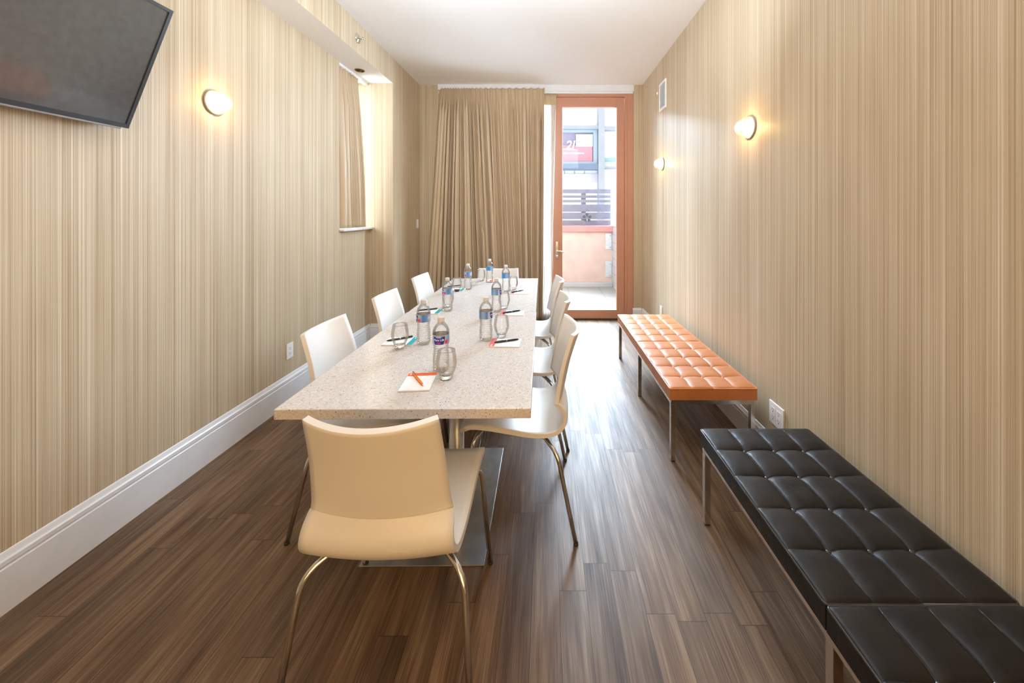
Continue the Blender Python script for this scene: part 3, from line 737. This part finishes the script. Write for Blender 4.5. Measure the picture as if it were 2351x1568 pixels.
for lb, y, x, r in ls:
    c = dup(chair, label=lb); placec(c, x, y, -PI / 2 + math.radians(r))
rs_ = [('white chair on the bench side of the table, the one nearest the black bench', 1.855, RX, 2.0),
       ('white chair on the bench side of the table, middle of the three', 2.48, RX, 2.5),
       ('white chair on the bench side of the table, the one nearest the glass door', 3.155, RX - 0.012, 3.0)]
for lb, y, x, r in rs_:
    c = dup(chair, label=lb); placec(c, x, y, PI / 2 + math.radians(r))
c = dup(chair, label='white chair at the far head of the table in front of the curtain'); placec(c, -0.535, 3.93, PI, (1.22, 1, 0.925))

# ------------------------------------------------------------------ benches
BW, CL, CZ0, CZ1 = 0.495, 0.772, 0.353, 0.416
def make_bench(name, label, mat, pipe, y_far, x0):
    t = thing(name, label, 'bench', (x0, y_far, 0), 0)
    for ci in range(2):
        y1 = -ci * (CL + 0.004); y0 = y1 - CL; nu, nv = 64, 80
        def hgt(u, v):
            a = abs(math.sin(4 * PI * u)); bb = abs(math.sin(5 * PI * v))
            e = min(u * BW, (1 - u) * BW, v * CL, (1 - v) * CL); ed = min(1, e / 0.018); ed = math.sqrt(max(0, ed * (2 - ed)))
            h = 0.0118 * (min(1, a * 1.35) ** 0.40) * (0.12 + 0.88 * min(1, bb * 1.35) ** 0.40)
            if e < 0.06: h = max(h, 0.011 * min(1, 0.45 + 0.55 * max(0, 1 - e / 0.06)) * (0.55 + 0.45 * min(a if min(u, 1 - u) * BW > min(v, 1 - v) * CL else bb, 1) ** 0.5))
            du = min(abs(u - k / 4) for k in (1, 2, 3)) * BW; dv = min(abs(v - k / 5) for k in (1, 2, 3, 4)) * CL
            h -= 0.006 * math.exp(-(du * du + dv * dv) / (2 * 0.014 ** 2))
            return CZ1 + h * ed
        b = MB()
        def cl(i, n, k): return (i // n + 0.5 - 0.5 * math.cos(PI * (i % n) / n)) / k   # rows gather at the seams
        P = [[(u * BW, y0 + v * CL, hgt(u, v)) for u in [cl(i, 16, 4) for i in range(65)]] for v in [cl(j, 16, 5) for j in range(81)]]
        V = b.grid(P)
        ring = V[0][:] + [r[-1] for r in V[1:]] + V[-1][-2::-1] + [r[0] for r in V[-2:0:-1]]
        low = [b.bm.verts.new((w.co.x, w.co.y, CZ0)) for w in ring]
        for k in range(len(ring)): b._f((ring[k], low[k], low[(k + 1) % len(ring)], ring[(k + 1) % len(ring)]))
        b._f(low)
        cu = b.build('cushion', mat, t)
        b = MB(); r = 0.0035; z = CZ1 + 0.001
        pts = smoothpath([(BW / 2, y0, z), (0, y0, z), (0, y1, z), (BW, y1, z), (BW, y0, z), (BW / 2, y0, z)], 0.012, 4)
        b.tube(pts, r, 8)
        for k in (1, 2, 3):
            b.tube([(BW * k / 4, y0 + v * CL, hgt(k / 4, v) + 0.0006) for v in [j / 60 for j in range(1, 60)]], 0.0018, 6)
        b.build('piping', pipe, cu)
        for i in (1, 2, 3):
            for j in (1, 2, 3, 4):
                if ci == 0 and i == 1 and j == 1:
                    bt0 = MB().lathe([(0.0085, -0.004), (0.0085, 0.001), (0.006, 0.0045), (0, 0.006)], 14).build('button', pipe, cu); bt = bt0
                else: bt = bt0.copy(); COL.objects.link(bt); bt.parent = cu
                bt.location = (BW * i / 4, y0 + CL * j / 5, hgt(i / 4, j / 5) + 0.0005)
    tot = 2 * CL + 0.004
    b = MB(); q = 0.026
    for x in (0.008, BW - 0.008 - q): b.box(x, x + q, -tot + 0.006, -0.006, CZ0 - q, CZ0)
    for y in (-tot + 0.006, -tot / 2 - q / 2, -0.006 - q): b.box(0.008 + q, BW - 0.008 - q, y, y + q, CZ0 - q, CZ0)
    b.build('frame', CHROME, t)
    for x in (0.008, BW - 0.008 - q):
        for y in (-tot + 0.006, -tot / 2 - q / 2, -0.006 - q):
            o = MB().box(x, x + q, y, y + q, 0.006, CZ0 - q, 0.001).build('leg', CHROME, t)
            MB().box(x + 0.002, x + q - 0.002, y + 0.002, y + q - 0.002, 0, 0.006).build('foot_pad', DARK, o)
    return t
TANP = pm('tan_piping', s2l(214, 138, 84), 0.35); BLKP = pm('black_piping', (0.035, 0.032, 0.030), 0.26)
make_bench('leather_bench', 'tan button tufted leather bench on chrome legs near the glass door', TANL, TANP, 3.668, 0.700)
make_bench('leather_bench', 'black button tufted leather bench in the foreground along the right wall', BLACKL, BLKP, 1.722, 0.708)

# ------------------------------------------------------------------ bottles, tumblers, pads, pens
K = (H - TZ) * F
def tab(px, py): y = K / (py - VY); return ((px - VX) / F * y, y)
BP = [(0, 0.0), (0.024, 0.0), (0.030, 0.004), (0.0335, 0.012), (0.0345, 0.020)]
for k in range(8):
    z = 0.022 + k * 0.0105; rr = 0.0345 - 0.0035 * math.exp(-((z - 0.083) / 0.018) ** 2)
    BP += [(rr - 0.0022, z + 0.0015), (rr, z + 0.005), (rr, z + 0.0075), (rr - 0.0022, z + 0.0100)]
BP += [(0.0325, 0.110), (0.0345, 0.116), (0.0345, 0.159), (0.0350, 0.166), (0.0340, 0.174), (0.0300, 0.185), (0.0225, 0.1965), (0.0160, 0.2035), (0.0135, 0.207), (0.0135, 0.212), (0, 0.212)]
def label_mat():
    m, nt, p = nodes('label_print')
    tc = nt.nodes.new('ShaderNodeTexCoord'); sx = nt.nodes.new('ShaderNodeSeparateXYZ'); nt.links.new(tc.outputs['Object'], sx.inputs[0])
    a = math_(nt, 'ADD', math_(nt, 'DIVIDE', math_(nt, 'ARCTAN2', sx.outputs[1], sx.outputs[0]), 2 * PI), 0.5)
    # angle 0.25 faces -y (the logo); it grows to the viewer's right
    c = ramp(nt, a, [(0.0, s2l(120, 170, 215)), (0.06, s2l(60, 130, 200)), (0.10, s2l(190, 200, 215)), (0.17, s2l(196, 196, 200)), (0.34, s2l(200, 198, 202)), (0.43, s2l(150, 180, 215)), (0.50, s2l(70, 125, 190)),
                     (0.60, s2l(120, 165, 210)), (0.66, s2l(175, 180, 195)), (0.74, s2l(60, 150, 205)), (0.86, s2l(20, 130, 200)), (0.94, s2l(150, 175, 205))])
    z = sx.outputs[2]
    def disc(ac, zc, r):
        da = math_(nt, 'MULTIPLY', math_(nt, 'SUBTRACT', a, ac), 2 * PI * 0.0352); dz = math_(nt, 'SUBTRACT', z, zc)
        return math_(nt, 'LESS_THAN', math_(nt, 'SQRT', math_(nt, 'ADD', math_(nt, 'MULTIPLY', da, da), math_(nt, 'MULTIPLY', dz, dz))), r)
    c = mixc(nt, disc(0.405, 0.1285, 0.0085), c, s2l(224, 62, 110))
    c = mixc(nt, disc(0.655, 0.138, 0.0095), c, s2l(214, 200, 206))
    txtl = math_(nt, 'MULTIPLY', math_(nt, 'GREATER_THAN', noise(nt, comb(nt, math_(nt, 'MULTIPLY', a, 160), math_(nt, 'MULTIPLY', z, 500), 0), 1.0, 1), 0.56), math_(nt, 'GREATER_THAN', math_(nt, 'ABSOLUTE', math_(nt, 'SUBTRACT', a, 0.27)), 0.2))
    c = mixc(nt, math_(nt, 'MULTIPLY', txtl, 0.3), c, s2l(40, 80, 150))
    nt.links.new(c, p.inputs['Base Color']); p.inputs['Roughness'].default_value = 0.3
    return m
LBL = label_mat(); LOGO = pm('logo_blue', s2l(38, 52, 165), 0.3, var=0.12, scale=60); LGW = pm('logo_white', (0.9, 0.9, 0.9), 0.35); LGC = pm('logo_cyan', s2l(40, 150, 215), 0.3); LGI = pm('label_inside', (0.62, 0.62, 0.64), 0.4); LGR = pm('logo_red', s2l(190, 40, 110), 0.35)
def make_bottle(label):
    t = thing('water_bottle', label, 'bottle', (0, 0, TZ), 0, 'water bottles on the table')
    MB().lathe(BP, 40).build('bottle_body', BOTTLE, t)
    b = MB(); rl = 0.0352
    b.lathe([(rl, 0.1185), (rl, 0.157)], 56); b.mi = 5; b.lathe([(rl - 0.0003, 0.157), (rl - 0.0003, 0.1185)], 56); b.mi = 0
    def wrap(x, z, d): a = -PI / 2 + x / rl; return ((rl + d) * math.cos(a), (rl + d) * math.sin(a), z)
    def patch(fn, d):   # fn(t) -> half width at height t in 0..1
        L = []
        for j in range(9):
            tt = j / 8; z, w = fn(tt); L.append([wrap(-w + 2 * w * k / 16, z, d) for k in range(17)])
        b.grid(L)
    b.mi = 1; patch(lambda q: (0.1195 + 0.0335 * q, 0.0185 + 0.0075 * math.sin(min(1, q * 1.25) * PI * 0.55)), 0.0003)
    b.mi = 3; patch(lambda q: (0.1470 + 0.006 * q, 0.016 - 0.002 * q), 0.0005)
    b.mi = 2
    addtxt(b, txt('Pure Life', 0.0125, 0.12, True), lambda q: wrap(q[0], 0.1348 + q[1], 0.0008))
    addtxt(b, txt('Nestlé', 0.0068, 0, True), lambda q: wrap(q[0], 0.1478 + q[1], 0.0009))
    b.mi = 4; patch(lambda q: (0.1225 + 0.0075 * q, 0.0085 * math.sin(PI * (0.12 + 0.76 * q))), 0.0005)
    b.build('label_sleeve', [LBL, LOGO, LGW, LGC, LGR, LGI], t, fix=False)
    b = MB(); b.lathe([(0, 0.228), (0.0135, 0.228), (0.0152, 0.2265), (0.0152, 0.2105), (0.0155, 0.209), (0, 0.209)], 40)
    b.build('cap', CAPM, t)
    return t
bot = make_bottle('water bottle with its blue logo facing the camera, by the orange pen')
BL = [(1008, 856, 0, None),
      (968, 794, -76, 'water bottle by the left near tumbler and teal pad, red dot on label'),
      (1024.5, 716, -72, 'water bottle in the middle of the left row, red dot on its label'),
      (1072.5, 666, -84, 'water bottle farthest along the left row, beside a tumbler'),
      (1123, 649.5, -215, 'water bottle at the far end of the table, in front of the far chair'),
      (1160.5, 671, -235, 'water bottle farthest along the right row, beside a red edged pad'),
      (1138.5, 718, 85, 'water bottle in the middle of the right row'),
      (1113.5, 785, 88, 'water bottle nearest in the right row, left of a red edged pad')]
for px, py, r, lb in BL:
    o = bot if lb is None else dup(bot, label=lb)
    x, y = tab(px, py); o.location = (x, y + 0.03, TZ + 0.0008); o.rotation_euler = (0, 0, math.radians(r))
def make_tumbler(label):
    t = thing('glass_tumbler', label, 'glass', (0, 0, TZ), 0, 'glass tumblers on the table')
    out = [(0.0235, 0.0065), (0.0250, 0.011), (0.0310, 0.024), (0.0385, 0.042), (0.0415, 0.058), (0.0412, 0.072), (0.0390, 0.090), (0.0362, 0.106), (0.0350, 0.115)]
    MB().lathe(out + [(0.0344, 0.1154), (0.0341, 0.113)], 44).build('bowl', TUMBLER, t)
    MB().lathe([(0, 0.0), (0.018, 0.0), (0.0215, 0.002), (0.0234, 0.0065), (0.0236, 0.0115), (0.0215, 0.0150), (0.0150, 0.0130), (0, 0.0120)], 40).build('thick_base', GLASSB, t)
    return t
tum = make_tumbler('empty glass tumbler nearest the camera, in front of the logo bottle')
GL = [(1022, 873, None), (915, 803, 'empty glass tumbler standing on the near left teal edged pad'), (1048, 669.5, 'empty glass tumbler farthest along the left row'),
      (1104, 646.5, 'empty glass tumbler at the far head of the table'), (1178, 666.5, 'empty glass tumbler behind the farthest red edged pad'), (1157, 709.5, 'empty glass tumbler behind the middle red edged pad'),
      (1150.5, 776, 'empty glass tumbler behind the nearest red edged pad'), (1027, 706, 'empty glass tumbler mostly hidden behind the middle left water bottle')]
TZg = {}
for px, py, lb in GL:
    o = tum if lb is None else dup(tum, label=lb)
    x, y = tab(px, py); o.location = (x, y + 0.018, TZ + 0.0008)
    if lb and 'standing on' in lb: o.location.z = TZ + 0.0065
def make_pad(label, strip):
    t = thing('notepad', label, 'notepad', (0, 0, TZ), 0, 'notepads on the table')
    MB().box(-0.058, 0.058, -0.0775, 0.0775, 0, 0.001).build('backing_card', CARD, t)
    MB().box(-0.058, 0.058, -0.0775, 0.0775, 0.001, 0.006).build('pages', PAPER, t)
    st = MB().box(-0.058, 0.058, 0.050, 0.0775, 0.006, 0.0063).build('header_strip', strip, t)
    b = MB()
    for k, (w, h) in enumerate(((0.0012, 0.010), (0.0012, 0.010), (0.0030, 0.0012), (0.0012, 0.007), (0.0012, 0.008))):
        x = -0.050 + k * 0.0042; b.box(x - w, x + w, 0.060, 0.060 + h, 0.0063, 0.0066)
    b.build('print_mark', LGW, st)
    return t
def pen(label, p0, p1, z, mat):
    """pen lying from clip end p0 to tip p1"""
    a = math.atan2(p1[1] - p0[1], p1[0] - p0[0]); L = 0.138
    t = thing('ballpoint_pen', label, 'pen', ((p0[0] + p1[0]) / 2, (p0[1] + p1[1]) / 2, z + 0.0052), a, 'pens on the notepads')
    M = Matrix.Rotation(PI / 2, 4, 'Y')
    MB().lathe([(0, -L / 2), (0.0035, -L / 2), (0.0045, -L / 2 + 0.004), (0.0050, -0.004), (0.0050, 0.035), (0.0042, 0.052), (0.0026, 0.062), (0, 0.062)], 16, M).build('barrel', mat, t)
    MB().lathe([(0.0026, 0.0615), (0.0008, 0.068), (0, 0.069)], 10, M).build('tip', CHROME, t)
    MB().lathe([(0.0051, -0.006), (0.0051, -0.003)], 16, M).build('ring', CHROME, t)
    b = MB(); b.box(-L / 2 + 0.002, -0.022, -0.0018, 0.0018, 0.0058, 0.0068); b.box(-L / 2 + 0.001, -L / 2 + 0.006, -0.0018, 0.0018, 0.002, 0.0068); b.build('clip', CHROME, t)
    return t
# near head of the table
pd = make_pad('square white notepad with an orange edge at the near head of the table', ORANGE)
c = [tab(914, 900), tab(986, 900), tab(1003, 859), tab(941, 859)]
pd.location = (sum(p[0] for p in c) / 4, sum(p[1] for p in c) / 4, TZ); pd.rotation_euler = (0, 0, math.radians(5)); padO = pd
pen('orange ballpoint pen lying on the nearest notepad', tab(946, 860), tab(974, 893.5), TZ + 0.006, PENO)
padT = make_pad('white notepad with a teal edge, under the near left tumbler', TEAL)
x, y = tab(875, 794); padT.location = (x + 0.0775, y + 0.058, TZ); padT.rotation_euler = (0, 0, -PI / 2)
pen('black pen on the near left teal edged pad, behind the tumbler', tab(948, 777), tab(884, 788), TZ + 0.0063, PENK)
for px, py, lb, w in ((1006, 722, 'white notepad with a teal edge in the middle of the left row', (1009, 711.5, 952, 717)), (1062, 669, 'white notepad with a teal edge at the far end of the left row', (1061, 657.5, 1023, 661))):
    o = dup(padT, label=lb); x, y = tab(px, py); o.location = (x - 0.0775, y + 0.058, TZ)
    pen('black pen on the ' + ('middle' if px < 1010 else 'far') + ' left teal edged pad', tab(w[0], w[1]), tab(w[2], w[3]), TZ + 0.0063, PENK)
padR = make_pad('white notepad with a coral red edge, nearest on the bench side', CORAL)
x, y = tab(1122, 798); padR.location = (x + 0.0775, y + 0.058, TZ); padR.rotation_euler = (0, 0, PI / 2 - math.radians(2))
pen('black pen on the nearest red edged pad', tab(1136, 791), tab(1193, 783), TZ + 0.0063, PENK)
for px, py, lb, w in ((1148, 725.5, 'white notepad with a coral red edge, middle of the bench side', (1155, 722, 1197, 716)), (1172, 676, 'white notepad with a coral red edge, nearest the glass door', (1175.5, 674, 1202, 669))):
    o = dup(padR, label=lb); x, y = tab(px, py); o.location = (x + 0.0775, y + 0.058, TZ)
    pen('black pen on the ' + ('middle' if px < 1160 else 'farthest') + ' red edged pad', tab(w[0], w[1]), tab(w[2], w[3]), TZ + 0.0063, PENK)
o = dup(padO, label='white notepad with an orange edge at the far head of the table'); x, y = tab(1131, 645.5); o.location = (x, y, TZ); o.rotation_euler = (0, 0, PI + math.radians(4))
pen('orange pen on the far notepad, behind the middle right water bottle', tab(1128, 646.5), tab(1142, 643.2), TZ + 0.0063, PENO)
